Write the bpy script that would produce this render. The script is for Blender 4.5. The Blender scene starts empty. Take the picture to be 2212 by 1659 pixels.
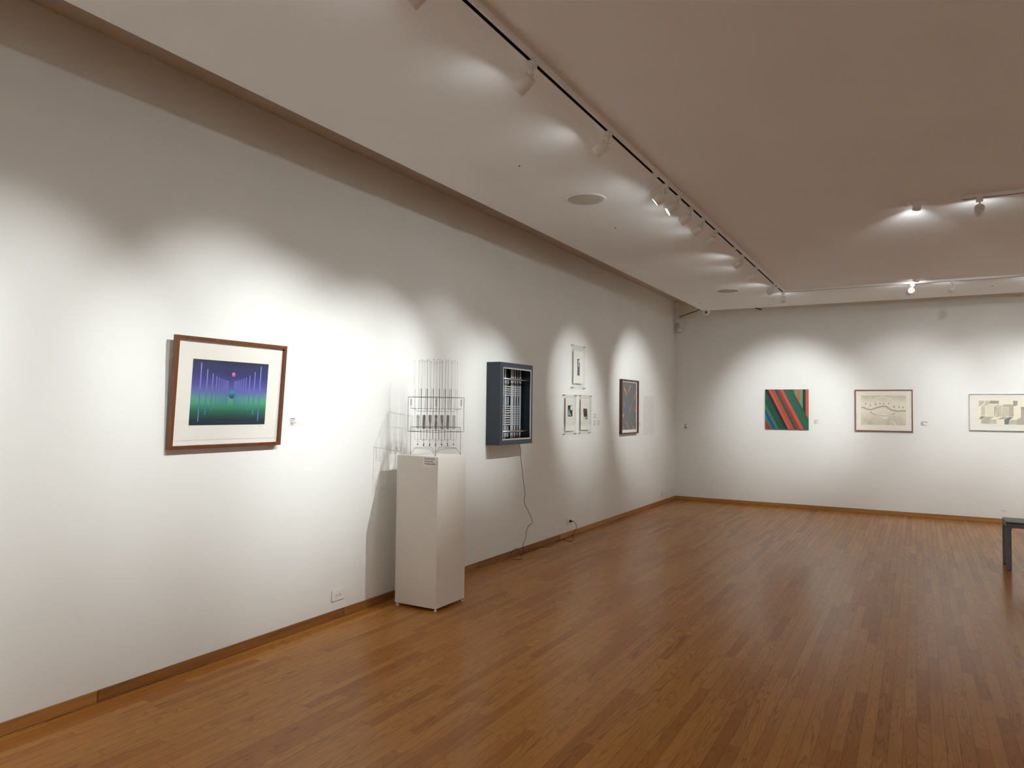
import bpy, bmesh, math, random
from mathutils import Vector, Matrix
S = bpy.context.scene
COL = S.collection
PI = math.pi

# ------------------------------------------------------------------ camera
D, HC, HR = 12.09, 3.05, 3.396          # back wall, dropped ceiling, slot top
EX, EY = 0.776, 1.16                    # width of the open slot along left / back wall
XR, YF = 9.0, -4.0                      # right wall, wall behind the camera
F_PX = 1542.18
yaw, pitch, roll = 0.5151, 0.0360, 0.0116
fw = Vector((-math.sin(yaw)*math.cos(pitch), math.cos(yaw)*math.cos(pitch), math.sin(pitch)))
rt = Vector((math.cos(yaw), math.sin(yaw), 0))
up = rt.cross(fw)
r2 = rt*math.cos(roll) + up*math.sin(roll)
u2 = -rt*math.sin(roll) + up*math.cos(roll)
cam = bpy.data.cameras.new('camera'); co = bpy.data.objects.new('camera', cam); COL.objects.link(co)
co.matrix_world = Matrix(((r2.x, u2.x, -fw.x, 3.6104), (r2.y, u2.y, -fw.y, 0), (r2.z, u2.z, -fw.z, 1.5), (0, 0, 0, 1)))
cam.sensor_width = 36; cam.lens = F_PX/2212*36; cam.clip_start = 0.05
S.camera = co

# ------------------------------------------------------------------ world, exposure
w = bpy.data.worlds.new('world'); S.world = w; w.use_nodes = True
w.node_tree.nodes['Background'].inputs[0].default_value = (0.05, 0.05, 0.05, 1)
w.node_tree.nodes['Background'].inputs[1].default_value = 0.2
S.view_settings.view_transform = 'Standard'; S.view_settings.look = 'None'
S.view_settings.gamma = 1; S.view_settings.exposure = 0.22
S.cycles.max_bounces = 9; S.cycles.diffuse_bounces = 6; S.cycles.glossy_bounces = 4
S.cycles.adaptive_threshold = 0.06
S.cycles.transparent_max_bounces = 16
S.cycles.sample_clamp_indirect = 4.0
LIGHT = (0.945, 1.0, 0.995)
LIGHT_COOL = (0.93, 0.96, 1.0)
SPOT_W, LENS_E = 158.0, 128.0

# ------------------------------------------------------------------ helpers
def lin(h):
    h = h.lstrip('#'); c = [int(h[i:i+2], 16)/255 for i in (0, 2, 4)]
    return tuple((v/12.92 if v <= .04045 else ((v+.055)/1.055)**2.4) for v in c) + (1,)

class NT:
    def __init__(s, name):
        s.m = bpy.data.materials.new(name); s.m.use_nodes = True; s.t = s.m.node_tree
        s.b = s.t.nodes['Principled BSDF']
    def n(s, typ, ins=None, **props):
        nd = s.t.nodes.new(typ)
        for k, v in props.items(): setattr(nd, k, v)
        for k, v in (ins or {}).items(): s.set(nd.inputs[k], v)
        return nd
    def set(s, sock, v):
        if isinstance(v, bpy.types.NodeSocket): s.t.links.new(v, sock)
        elif isinstance(v, bpy.types.Node): s.t.links.new(v.outputs[0], sock)
        else: sock.default_value = v
    def math(s, op, a, b=0.0, c=0.0):
        return s.n('ShaderNodeMath', {0: a, 1: b, 2: c}, operation=op).outputs[0]
    def mix(s, f, a, b, typ='MIX'):
        nd = s.n('ShaderNodeMix', data_type='RGBA', blend_type=typ)
        s.set(nd.inputs[0], f); s.set(nd.inputs[6], a); s.set(nd.inputs[7], b); return nd.outputs[2]
    def ramp(s, f, stops, interp='LINEAR'):
        nd = s.n('ShaderNodeValToRGB', {0: f}); cr = nd.color_ramp; cr.interpolation = interp
        while len(cr.elements) < len(stops): cr.elements.new(0.5)
        for e, (p, c) in zip(cr.elements, stops): e.position = p; e.color = c
        return nd.outputs[0]
    def coord(s, kind='Object'): return s.n('ShaderNodeTexCoord').outputs[kind]
    def sep(s, v): return s.n('ShaderNodeSeparateXYZ', {0: v}).outputs
    def comb(s, x=0., y=0., z=0.): return s.n('ShaderNodeCombineXYZ', {0: x, 1: y, 2: z}).outputs[0]
    def noise(s, v, scale, detail=2., rough=.5, dist=0.):
        return s.n('ShaderNodeTexNoise', {'Vector': v, 'Scale': scale, 'Detail': detail, 'Roughness': rough, 'Distortion': dist}).outputs[0]
    def bump(s, h, strength, dist=.001):
        s.set(s.b.inputs['Normal'], s.n('ShaderNodeBump', {'Height': h, 'Strength': strength, 'Distance': dist}).outputs[0])
    def P(s, **k):
        for kk, v in k.items(): s.set(s.b.inputs[kk.replace('_', ' ')], v)
        return s

def plain(name, col, rough=.5, metal=0., var=.04, scale=30., **k):
    s = NT(name); c = lin(col) if isinstance(col, str) else tuple(col)
    n = s.noise(s.coord(), scale, 3.)
    d = tuple(v*(1-var) for v in c[:3]) + (1,); e = tuple(min(1, v*(1+var)) for v in c[:3]) + (1,)
    s.P(Base_Color=s.mix(n, d, e), Roughness=rough, Metallic=metal, **k)
    return s.m

def wood(name, dark, light, axis, rough=.4, scale=1., island=.25):
    """wood with grain along one axis; each loose board gets its own tone"""
    s = NT(name); x, y, z = s.sep(s.coord())
    sc = [60*scale]*3; sc[axis] = 2.0*scale
    v = s.comb(s.math('MULTIPLY', x, sc[0]), s.math('MULTIPLY', y, sc[1]), s.math('MULTIPLY', z, sc[2]))
    g = s.noise(v, 1.0, 5., .65, .6); g2 = s.noise(v, 4.0, 2.)
    rnd = s.n('ShaderNodeNewGeometry').outputs['Random Per Island']
    f = s.math('ADD', s.math('MULTIPLY', g, .9), s.math('MULTIPLY', g2, .25))
    f = s.math('ADD', f, s.math('MULTIPLY', s.math('SUBTRACT', rnd, .5), island))
    s.P(Base_Color=s.ramp(f, [(.25, lin(dark)), (.8, lin(light))]), Roughness=rough)
    s.bump(g, .08); return s.m

class MB:
    def __init__(s): s.v = []; s.f = []; s.mi = []; s.m = 0; s.sm = []
    def add(s, vs, fs, smooth=False):
        o = len(s.v); s.v += [tuple(q) for q in vs]
        for f in fs: s.f.append(tuple(o+i for i in f)); s.mi.append(s.m); s.sm.append(smooth)
        return s
    def mat(s, i): s.m = i; return s
    def box(s, a, b):
        (x0, y0, z0), (x1, y1, z1) = [tuple(map(min, a, b)), tuple(map(max, a, b))]
        return s.add([(x0,y0,z0),(x1,y0,z0),(x1,y1,z0),(x0,y1,z0),(x0,y0,z1),(x1,y0,z1),(x1,y1,z1),(x0,y1,z1)],
                     [(3,2,1,0),(4,5,6,7),(0,1,5,4),(1,2,6,5),(2,3,7,6),(3,0,4,7)])
    def bbox(s, a, b, r=.002):
        """box with chamfered edges"""
        a, b = tuple(map(min, a, b)), tuple(map(max, a, b))
        bm = bmesh.new(); bmesh.ops.create_cube(bm, size=1)
        for v in bm.verts:
            v.co = Vector([(a[i]+b[i])/2 + v.co[i]*(b[i]-a[i]) for i in range(3)])
        bmesh.ops.bevel(bm, geom=bm.edges[:], offset=min(r, .49*min(b[i]-a[i] for i in range(3))), segments=2, affect='EDGES')
        bm.verts.index_update()
        s.add([v.co[:] for v in bm.verts], [[v.index for v in f.verts] for f in bm.faces]); bm.free(); return s
    def ring(s, c, axis, r, n, ref=None):
        a = Vector(axis).normalized(); t = Vector(ref) if ref else (Vector((0,0,1)) if abs(a.z) < .9 else Vector((1,0,0)))
        u = a.cross(t).normalized(); v = a.cross(u)
        return [Vector(c)+u*r*math.cos(2*PI*i/n)+v*r*math.sin(2*PI*i/n) for i in range(n)]
    def lathe(s, c, axis, prof, n=20, caps=(True, True), smooth=True):
        """prof: list of (distance along the axis, radius)"""
        a = Vector(axis).normalized(); vs = []; fs = []
        for d, r in prof: vs += s.ring(Vector(c)+a*d, a, max(r, 1e-5), n)
        for k in range(len(prof)-1):
            for i in range(n):
                j = (i+1) % n; fs.append((k*n+i, (k+1)*n+i, (k+1)*n+j, k*n+j))
        s.add(vs, fs, smooth)
        o = len(s.v)-len(vs)
        for on, k in ((caps[0], 0), (caps[1], len(prof)-1)):
            if on:
                f = [o+k*n+i for i in range(n)]; s.f.append(tuple(f if k == 0 else f[::-1])); s.mi.append(s.m); s.sm.append(False)
        return s
    def cyl(s, p, q, r, n=16, r1=None):
        p, q = Vector(p), Vector(q); return s.lathe(p, q-p, [(0, r), ((q-p).length, r if r1 is None else r1)], n)
    def tube(s, pts, r, n=6, closed=False):
        pts = [Vector(p) for p in pts]; m = len(pts); vs = []; fs = []; ref = None
        for i, p in enumerate(pts):
            d = (pts[(i+1) % m]-pts[i-1]) if closed else (pts[min(i+1, m-1)]-pts[max(i-1, 0)])
            d.normalize()
            if ref is None: ref = d.orthogonal().normalized()
            ref = (ref-d*ref.dot(d)); ref = ref.normalized() if ref.length > 1e-6 else d.orthogonal().normalized()
            b = d.cross(ref)
            vs += [p+ref*r*math.cos(2*PI*k/n)+b*r*math.sin(2*PI*k/n) for k in range(n)]
        for i in range(m if closed else m-1):
            j = (i+1) % m
            for k in range(n): l = (k+1) % n; fs.append((i*n+k, i*n+l, j*n+l, j*n+k))
        s.add(vs, fs, True)
        if not closed:
            s.add(vs[:n], [tuple(range(n))[::-1]]); s.add(vs[-n:], [tuple(range(n))])
        return s
    def sphere(s, c, r, n=12, m=8):
        return s.lathe(Vector(c)-Vector((0,0,r)), (0,0,1), [(r-r*math.cos(PI*k/m), r*math.sin(PI*k/m)) for k in range(m+1)], n, (False, False))
    def poly(s, pts, z=0.): return s.add([(x, y, z) for x, y in pts], [tuple(range(len(pts)))])
    def rect(s, x0, y0, x1, y1, z=0.): return s.poly([(x0,y0),(x1,y0),(x1,y1),(x0,y1)], z)
    def disc(s, x, y, r, z, n=32, ry=None):
        return s.poly([(x+r*math.cos(2*PI*i/n), y+(ry or r)*math.sin(2*PI*i/n)) for i in range(n)], z)
    def stroke(s, pts, w, z):
        """flat ribbon along 2-D points; w may be a list"""
        n = len(pts); L = []; R = []
        for i, p in enumerate(pts):
            a, b = pts[max(i-1, 0)], pts[min(i+1, n-1)]; dx, dy = b[0]-a[0], b[1]-a[1]; l = math.hypot(dx, dy) or 1
            h = (w[i] if isinstance(w, (list, tuple)) else w)/2
            L.append((p[0]-dy/l*h, p[1]+dx/l*h, z)); R.append((p[0]+dy/l*h, p[1]-dx/l*h, z))
        return s.add(L+R, [(i, n+i, n+i+1, i+1) for i in range(n-1)])
    def build(s, name, mats, parent=None, off=None, label=None, M=None):
        me = bpy.data.meshes.new(name)
        vs = [Vector(q) for q in s.v]
        if off is not None: vs = [q-Vector(off) for q in vs]
        if M is not None: vs = [M @ q for q in vs]
        me.from_pydata([tuple(q) for q in vs], [], s.f)
        for mm in (mats if isinstance(mats, (list, tuple)) else [mats]): me.materials.append(mm)
        me.polygons.foreach_set('material_index', s.mi); me.polygons.foreach_set('use_smooth', s.sm); me.update()
        o = bpy.data.objects.new(name, me); COL.objects.link(o)
        if parent: o.parent = parent
        if label: o['label'] = label
        return o

def tag(o, label, cat, group=None, kind=None):
    o['label'] = label; o['category'] = cat
    if group: o['group'] = group
    if kind: o['kind'] = kind
    return o
def empty(name, loc, label, cat, group=None, M=None):
    o = bpy.data.objects.new(name, None); COL.objects.link(o); o.empty_display_size = .05
    if M is not None: o.matrix_world = Matrix.Translation(loc) @ M
    else: o.location = loc
    return tag(o, label, cat, group)
def struct(o): o['kind'] = 'structure'; return o
LEFT = Matrix(((0,0,1,0),(1,0,0,0),(0,1,0,0),(0,0,0,1)))      # local x -> +y, y -> up, z -> out of the left wall
BACK = Matrix(((1,0,0,0),(0,0,-1,0),(0,1,0,0),(0,0,0,1)))     # local x -> +x, y -> up, z -> out of the back wall

# ------------------------------------------------------------------ materials
def wall_mat(name, col):
    s = NT(name); p = s.coord(); c = lin(col)
    f = s.noise(p, 1.6, 2.)
    s.P(Base_Color=s.mix(f, tuple(v*.955 for v in c[:3])+(1,), tuple(min(1, v*1.03) for v in c[:3])+(1,)), Roughness=.62)
    s.b.inputs['Specular IOR Level'].default_value = .35
    h = s.noise(p, 16., 2.)
    s.bump(h, .10, .004); return s.m
M_WALL = wall_mat('wall_paint', '#F0F0ED')
M_CEIL = wall_mat('ceiling_paint', '#EEF0F0')

def floor_mat():
    s = NT('oak_strip_floor'); x, y, z = s.sep(s.coord())
    W_ = .0572
    cx = s.math('DIVIDE', x, W_); ci = s.math('FLOOR', cx); fx = s.math('FRACT', cx)
    r1 = s.n('ShaderNodeTexWhiteNoise', {'W': ci}, noise_dimensions='1D').outputs[0]
    r1b = s.n('ShaderNodeTexWhiteNoise', {'W': s.math('ADD', ci, 77.3)}, noise_dimensions='1D').outputs[0]
    ln = s.math('ADD', .55, s.math('MULTIPLY', r1b, .55))
    cy = s.math('ADD', s.math('DIVIDE', y, ln), s.math('MULTIPLY', r1, 9.7)); pi_ = s.math('FLOOR', cy); fy = s.math('FRACT', cy)
    wn = s.n('ShaderNodeTexWhiteNoise', {'Vector': s.comb(ci, pi_, 3.1)}, noise_dimensions='3D')
    rp, rc = wn.outputs[0], s.sep(wn.outputs[1])
    off = s.math('MULTIPLY', rp, 53.0)
    # cathedral grain: contour lines of a stretched noise field, different in each board
    gv = s.comb(s.math('ADD', s.math('MULTIPLY', x, 9.0), off), s.math('MULTIPLY', y, .62), s.math('MULTIPLY', off, .37))
    fld = s.noise(gv, 1.0, 2.0, .5, .12)
    wob = s.noise(s.comb(s.math('ADD', s.math('MULTIPLY', x, 40.0), off), s.math('MULTIPLY', y, 9.0), 0.), 1., 3.)
    rings = s.math('FRACT', s.math('ADD', s.math('MULTIPLY', fld, s.math('ADD', 16.0, s.math('MULTIPLY', rc[0], 20.0))), s.math('MULTIPLY', wob, .35)))
    line = s.ramp(rings, [(0., (0,0,0,1)), (.10, (1,1,1,1)), (.22, (.55,.55,.55,1)), (.48, (.1,.1,.1,1)), (1., (0,0,0,1))])
    line = s.math('MULTIPLY', line, s.math('MULTIPLY_ADD', rc[1], .6, .4))
    fine = s.noise(s.comb(s.math('ADD', s.math('MULTIPLY', x, 300.), off), s.math('MULTIPLY', y, 6.), 0.), 1.0, 3., .7)
    tone = s.ramp(rp, [(0., lin('#AE7036')), (.25, lin('#BA7E3E')), (.6, lin('#C08644')), (.88, lin('#B6783A')), (1., lin('#A86A32'))])
    col = s.mix(s.math('MULTIPLY', line, .58), tone, lin('#5C3412'))
    col = s.mix(s.math('MULTIPLY', fine, .15), col, lin('#8A5424'))
    # seams
    ex = s.math('MINIMUM', fx, s.math('SUBTRACT', 1., fx)); ey = s.math('MULTIPLY', s.math('MINIMUM', fy, s.math('SUBTRACT', 1., fy)), s.math('DIVIDE', ln, W_))
    wide = s.math('MULTIPLY_ADD', s.noise(s.comb(s.math('MULTIPLY', x, .55), s.math('MULTIPLY', y, .55), 0.), 1., 2.), .030, .004)
    seam = s.math('LESS_THAN', s.math('MINIMUM', ex, ey), wide)
    col = s.mix(s.math('MULTIPLY', seam, .55), col, lin('#2E1A0E'))
    s.P(Base_Color=col, Roughness=.235)
    s.b.inputs['Specular IOR Level'].default_value = .1
    return s.m
M_FLOOR = floor_mat()
M_BASE = wood('oak_baseboard', '#7A4A22', '#B07A40', 1, .38, .8, .5)
M_BASEX = wood('oak_baseboard_back', '#8A5828', '#B88446', 0, .38, .8, .2)
M_WHITE = plain('white_enamel', '#E4E0DC', .38)
M_WHITEP = plain('white_plastic', '#F2EFE9', .4)
M_BLACK = plain('black_slot', '#15110F', .6)
M_DARKPL = plain('black_plastic', '#161514', .45)
M_GREY = plain('speaker_grille', '#B4B0A4', .8, var=.15, scale=900.)
M_PAPER = plain('mat_board', '#F1ECE8', .8, var=.015)
M_RAG = plain('print_paper', '#EFECE4', .85, var=.02)
M_CARD = plain('label_card', '#E7E6E1', .7, var=.02)
M_INK = plain('printed_ink', '#2A2A2E', .7)
M_INK2 = plain('faded_ink', '#8C877F', .7)
M_INK3 = plain('fine_ink', '#5C5A58', .7)
M_PED = plain('pedestal_paint', '#EAE5DD', .55, var=.02, scale=4.)
M_STEEL = plain('brushed_steel', '#C9C7C2', .3, 1., .06, 200.)
M_WIRE = plain('steel_wire', '#6C685F', .45, .6, .1)
M_SPRING = plain('spring_wire', '#8E8A80', .4, .7, .1)
M_FRAME1 = wood('walnut_frame', '#3C1E0C', '#7A4520', 1, .38, 1.2, .2)
M_FRAME2 = wood('walnut_frame_thin', '#5A3614', '#94602A', 0, .4, 1.2, .2)
M_FRAME4 = wood('dark_walnut_frame', '#2A1408', '#55301A', 1, .4, 1.2, .2)
M_NAVY = plain('navy_lacquer', '#2A3442', .4, var=.05, scale=3.)
M_NAVYIN = plain('navy_inside', '#18202B', .5)
M_STRIP = plain('satin_aluminium', '#D4D8DC', .35, .25, .04, 200.)
M_BENCH = plain('grey_powder_coat', '#6E6F75', .45)
M_RUBBER = plain('black_rubber', '#0F0F10', .7)

def glass(name, ior=1.45, tint=(1,1,1,1), rough=.0):
    s = NT(name); t = s.t; t.nodes.remove(s.b)
    fr = s.n('ShaderNodeFresnel', {'IOR': ior}); tr = s.n('ShaderNodeBsdfTransparent', {'Color': tint}); gl = s.n('ShaderNodeBsdfGlossy', {'Roughness': rough})
    bf = s.n('ShaderNodeNewGeometry').outputs['Backfacing']
    mx = s.n('ShaderNodeMixShader', {0: s.math('MULTIPLY', fr.outputs[0], s.math('SUBTRACT', 1., bf)), 1: tr.outputs[0], 2: gl.outputs[0]})
    t.links.new(mx.outputs[0], t.nodes['Material Output'].inputs[0]); return s.m
M_GLASS = glass('picture_glass')
M_ACRYL = glass('clear_acrylic', 1.49, (.985, .99, .985, 1))
M_SHEET = glass('clear_sheet', 1.25, (.985, .985, .98, 1), .12)

def emit(name, col, e):
    s = NT(name); t = s.t; t.nodes.remove(s.b)
    em = s.n('ShaderNodeEmission', {'Color': tuple(col)+(1,), 'Strength': e}); t.links.new(em.outputs[0], t.nodes['Material Output'].inputs[0]); return s.m
M_LENS = emit('lamp_lens', LIGHT, LENS_E)
M_LENSC = emit('downlight_lens', LIGHT_COOL, 62.)

# ------------------------------------------------------------------ room shell
o = struct(MB().box((-.1, YF-.1, -.1), (XR+.1, D+.1, 0)).build('floor', M_FLOOR))
struct(MB().box((-.12, YF-.1, 0), (0, D+.12, HR+.1)).build('wall_left', M_WALL))
struct(MB().box((0, D, 0), (XR+.1, D+.12, HR+.1)).build('wall_back', M_WALL))
struct(MB().box((XR, YF-.1, 0), (XR+.12, D, HR+.1)).build('wall_right', M_WALL))
struct(MB().box((0, YF-.12, 0), (XR, YF, HR+.1)).build('wall_front', M_WALL))
struct(MB().box((EX, YF, HC), (XR, D-EY, HC+.045)).build('ceiling', M_CEIL))
struct(MB().box((0, YF, HR), (XR, D, HR+.1)).build('ceiling_slot', plain('slot_board_shaded', '#C8BEB0', .8)))  # tan darker than the ceiling paint, the slot's shade put into its colour
bj = [YF, .35, 2.157, 3.937, 5.737, 7.530, 9.371, D]
b = MB()
for i in range(len(bj)-1): b.bbox((0.0005, bj[i]+.0012, .001), (.013, bj[i+1]-.0012, .061), .0025)
struct(b.build('baseboard_left', M_BASE))
b = MB(); bx_ = [.013, 4.9, 7.2, XR]
for i in range(3): b.bbox((bx_[i]+.001, D-.013, .001), (bx_[i+1]-.001, D-.0005, .061), .0025)
struct(b.build('baseboard_back', M_BASEX))

# ------------------------------------------------------------------ light tracks
TX, TY, TZ = 2.160, D-2.575, HC
def track_profile(L, slot_side):
    """track running along local +x, hung under z = 0; slot opens downwards"""
    h, wd = .026, .036
    c, sw = .0035*slot_side, .0085
    p = [(-wd/2, 0), (-wd/2, -h), (c-sw, -h), (c-sw, -.010), (c+sw, -.010), (c+sw, -h), (wd/2, -h), (wd/2, 0)]
    m = MB(); n = len(p); vs = [(0, y, z) for y, z in p] + [(L, y, z) for y, z in p]
    for i in range(n):
        j = (i+1) % n; m.mat(1 if i in (2, 3, 4) else 0).add([vs[i], vs[j], vs[n+j], vs[n+i]], [(0, 1, 2, 3)])
    m.mat(0)
    for X in (0, L):
        m.add([(X, y, z) for y, z in (p[0], p[1], p[2], p[3])], [(0,1,2,3)]); m.add([(X, y, z) for y, z in (p[4], p[5], p[6], p[7])], [(0,1,2,3)])
        m.add([(X, y, z) for y, z in (p[0], p[3], p[4], p[7])], [(0,1,2,3)])
    return m
ROTY = Matrix.Rotation(PI/2, 4, 'Z')
tr = empty('light_track', (TX, YF+.4, TZ), 'long white ceiling light track running parallel to the left wall', 'light track', M=ROTY)
track_profile(TY-(YF+.4)+.018, 1).build('rail', [M_WHITE, M_BLACK], tr)
for yy in (1.95, 4.419, 6.755, 9.10):
    MB().bbox((yy-(YF+.4)-.04, -.0185, -.0275), (yy-(YF+.4)+.04, .0185, -.008), .001).build('connector', M_WHITE, tr)
tb = empty('light_track', (TX+.02, TY, TZ), 'white ceiling light track running parallel to the far wall', 'light track')
track_profile(XR-.5-TX, -1).build('rail', [M_WHITE, M_BLACK], tb)
T3Y = 5.93
t3 = empty('light_track', (3.905, T3Y, TZ), 'short white ceiling light track entering at the right edge, beside the nearer downlight', 'light track')
track_profile(XR-.5-3.905, -1).build('rail', [M_WHITE, M_BLACK], t3)
MB().bbox((-.006, -.0185, -.027), (.0, .0185, -.0003), .001).build('end_cap', M_WHITE, t3)

# ------------------------------------------------------------------ spotlights on the tracks
HL, HRAD = .079, .0315
def m_adapter():
    return MB().bbox((-.021, -.018, -.054), (.021, .018, -.0255), .003)
def m_stem():
    m = MB().cyl((0, 0, -.053), (0, 0, -.086), .0055, 10)
    return m.sphere((0, 0, -.087), .0075, 10, 6)
def m_head():       # axis along local -z, pivot at the origin near the rear end
    m = MB().lathe((0, 0, .004), (0, 0, -1), [(0, HRAD-.003), (.003, HRAD), (HL, HRAD), (HL, HRAD-.003), (HL-.010, HRAD-.004)], 28, (True, False))
    return m.mat(1).lathe((0, .0, .006), (0, 0, 1), [(0, .004), (.0015, .004)], 8)
def m_lens():
    return MB().lathe((0, 0, .004-HL+.008), (0, 0, -1), [(0, HRAD-.0042), (.001, HRAD-.0042)], 28)
def m_yoke():
    return MB().bbox((-.004, -.007, -.004), (.004, .007, .022), .001)
spot_data = {}
def spot(size, power, col=LIGHT, blend=.9, rad=.008):
    size += 4
    k = (size, power, col, blend, rad)
    if k not in spot_data:
        l = bpy.data.lights.new('lamp', 'SPOT'); l.energy = power; l.color = col; l.spot_size = math.radians(size); l.spot_blend = blend; l.shadow_soft_size = rad
        spot_data[k] = l
    o = bpy.data.objects.new('beam', spot_data[k]); COL.objects.link(o); return o
proto = {}
def track_spot(x, y, target, label, size=46, power=SPOT_W, group='cylinder spotlights on the ceiling tracks', rz=0., blend=.9):
    first = not proto
    r = empty('track_spotlight', (x, y, HC), label, 'spotlight', group)
    if first:
        proto['a'] = m_adapter().build('adapter', M_WHITE, r); proto['s'] = m_stem().build('stem', M_WHITE, r)
        proto['h'] = m_head().build('lamp_head', [M_WHITE, M_DARKPL], r); proto['l'] = m_lens().build('lens', M_LENS, proto['h'])
        proto['y'] = m_yoke().build('yoke', M_WHITE, proto['h'])
        a, h = proto['a'], proto['h']; l = proto['l']
    else:
        a = proto['a'].copy(); st = proto['s'].copy(); h = proto['h'].copy(); l = proto['l'].copy(); yk = proto['y'].copy()
        for q in (a, st, h, l, yk): COL.objects.link(q)
        a.parent = r; st.parent = r; h.parent = r; l.parent = h; yk.parent = h
    a.rotation_euler = (0, 0, rz)
    d = (Vector(target)-Vector((x, y, HC-.088))).normalized()
    h.rotation_mode = 'QUATERNION'; h.rotation_quaternion = d.to_track_quat('-Z', 'Y'); h.location = Vector((0, 0, -.088)) + d*.012
    b_ = spot(size, power, blend=blend); b_.parent = h; b_.location = (0, 0, -HL-.006)
    return r
R90 = PI/2
Z = 1.6
NTH = ['first', 'second', 'third', 'fourth', 'fifth', 'sixth', 'seventh', 'eighth', 'ninth', 'tenth', 'eleventh']
left_lamps = [(2.711, (0, 2.95, 1.5), 'nearest white spotlight on the long track, high above the purple and green print', 52, .85),
    (3.603, (0, 3.5, 1.6), 'second nearest white spotlight on the long track, alone between two gaps', 44, .5),
    (4.628, (0, 4.22, 1.25), 'first of five close-set spotlights on the long track, lens edge glowing', 44, .12),
    (4.921, (0, 4.15, 1.42), 'spotlight on the long track with its bright oval lens facing the viewer', 46, .98),
    (5.240, (0, 5.10, 1.6), 'middle of the five close-set spotlights on the long track', 44, .36),
    (5.575, (0, 5.80, 1.6), 'fourth of the five close-set spotlights on the long track', 34, .40),
    (5.999, (0, 6.05, 1.5), 'last of the five close-set spotlights, beyond the gap before the track joint', 34, .38),
    (7.058, (0, 7.95, 1.72), 'spotlight just past the far track joint, aimed at the clear acrylic panels', 36, .66),
    (7.731, (0, 8.15, 1.35), 'spotlight third from the track corner, between the joint and the corner', 36, .36),
    (8.819, (0, 10.1, 1.65), 'small spotlight hanging second from the corner of the two tracks', 46, 1.05),
    (9.500, (1.80, D, 1.6), 'spotlight hanging at the corner where the two tracks meet', 48, .85)]
for y, t, lab, sz, k in left_lamps:
    track_spot(TX-.003, y, t, lab, sz, SPOT_W*k, rz=R90)
track_spot(3.585, TY, (1.95, D, 1.35), 'brightly lit white spotlight on the far track, under the farther downlight', 46, SPOT_W*.5)
track_spot(3.987, TY, (3.45, D, 1.6), 'dim spotlight on the far track, near the right edge', 48, SPOT_W*.5)
track_spot(4.010, T3Y, (4.25, D, 1.2), 'spotlight hanging from the short track at the right edge', 40, SPOT_W*.8)
# unseen lamps: the seen rows continued out of frame, others added for ambient light
for y in (1.95, 1.10, .2, -.9, -2.2):
    track_spot(TX-.003, y, (0, y-.35, 1.35), 'white cylinder spotlight on the long track, behind the viewpoint', 54, SPOT_W*.74, 'spotlights out of view on the long track', rz=R90)
for x in (4.75, 5.45, 6.3, 7.2, 8.0):
    track_spot(x, TY, (x-.1, D, 1.6), 'white cylinder spotlight on the far track, beyond the right edge', 46, SPOT_W*.5, 'spotlights out of view on the far track')
for y in (9.0, 8.0, 6.8, 5.4, 4.0, 2.6, 1.2, -.2, -1.6):
    track_spot(7.2, y, (XR, y, 1.5), 'added white cylinder spotlight aimed at the right wall, out of view', 46, SPOT_W*1.25, 'added spotlights out of view by the right wall', rz=R90)  # added row, never in view, to raise the ambient light
for x in (1.5, 3., 4.5, 6.):
    track_spot(x, -2.2, (x, YF, 1.5), 'added unseen white cylinder spotlight aimed at the wall behind the viewpoint', 46, SPOT_W*1.25, 'added spotlights out of view behind')  # added behind the viewpoint to brighten the room by bounce
for x in (5.2, 6.4, 7.6):
    track_spot(x, T3Y, (x+.4, D, .6), 'white cylinder spotlight on the short track, beyond the right edge', 50, SPOT_W*.8, 'spotlights out of view on the short track')

# ------------------------------------------------------------------ adjustable downlights
def downlight(x, y, axis, label, dome, power, target):
    r = empty('downlight', (x, y, HC), label, 'downlight', 'adjustable downlights in the ceiling')
    MB().lathe((0, 0, 0), (0, 0, -1), [(0, .062), (.003, .061), (.005, .050), (.005, .036)], 32, (False, False)).build('trim_ring', M_WHITE, r)
    a = Vector(axis).normalized()
    if dome:
        c = Vector((0, 0, -.004)); prof = [(-.05, .028), (-.034, .036), (0, .037), (.022, .034), (.024, .031)]
    else:
        c = Vector((0, -.006, -.022)); prof = [(-.052, .026), (-.05, .028), (.030, .029), (.032, .026)]
    hd = MB().lathe(c, a, prof, 28, (True, False)).build('lamp_head', M_WHITE, r)
    e = prof[-1]
    MB().lathe(c+a*(e[0]-.004), a, [(0, e[1]-.002), (.001, e[1]-.002)], 28).build('lens', M_LENSC, hd)
    b_ = spot(70, power, LIGHT_COOL, .8, .03); b_.parent = hd; b_.location = c+a*(e[0]+.004)
    d = (Vector(target)-Vector((x, y, HC))).normalized(); b_.rotation_mode = 'QUATERNION'; b_.rotation_quaternion = d.to_track_quat('-Z', 'Y')
downlight(3.628, 5.963, (-.12, .62, -.76), 'nearer downlight, a white cylinder angled out of the ceiling trim', False, SPOT_W*.3, (3.1, D, 1.4))
downlight(3.627, 9.328, (-.25, .55, -.62), 'farther downlight, a rounded white head above the far track', True, SPOT_W*.15, (3.0, D, 1.5))

# ------------------------------------------------------------------ ceiling speakers
for x, y, lab in ((1.514, 4.770, 'nearer round ceiling speaker with grey grille, between the long track and left wall'), (1.530, 9.240, 'farther round ceiling speaker near the corner of the two tracks')):
    r = empty('ceiling_speaker', (x, y, HC), lab, 'speaker', 'round ceiling speakers')
    MB().lathe((0, 0, 0), (0, 0, -1), [(0, .150), (.004, .148), (.006, .142), (.0045, .132)], 48, (False, False)).build('rim', M_CEIL, r)
    MB().lathe((0, 0, -.001), (0, 0, -1), [(0, .1325), (.003, .132), (.004, .12)], 48, (False, True)).build('grille', M_GREY, r)

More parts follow.
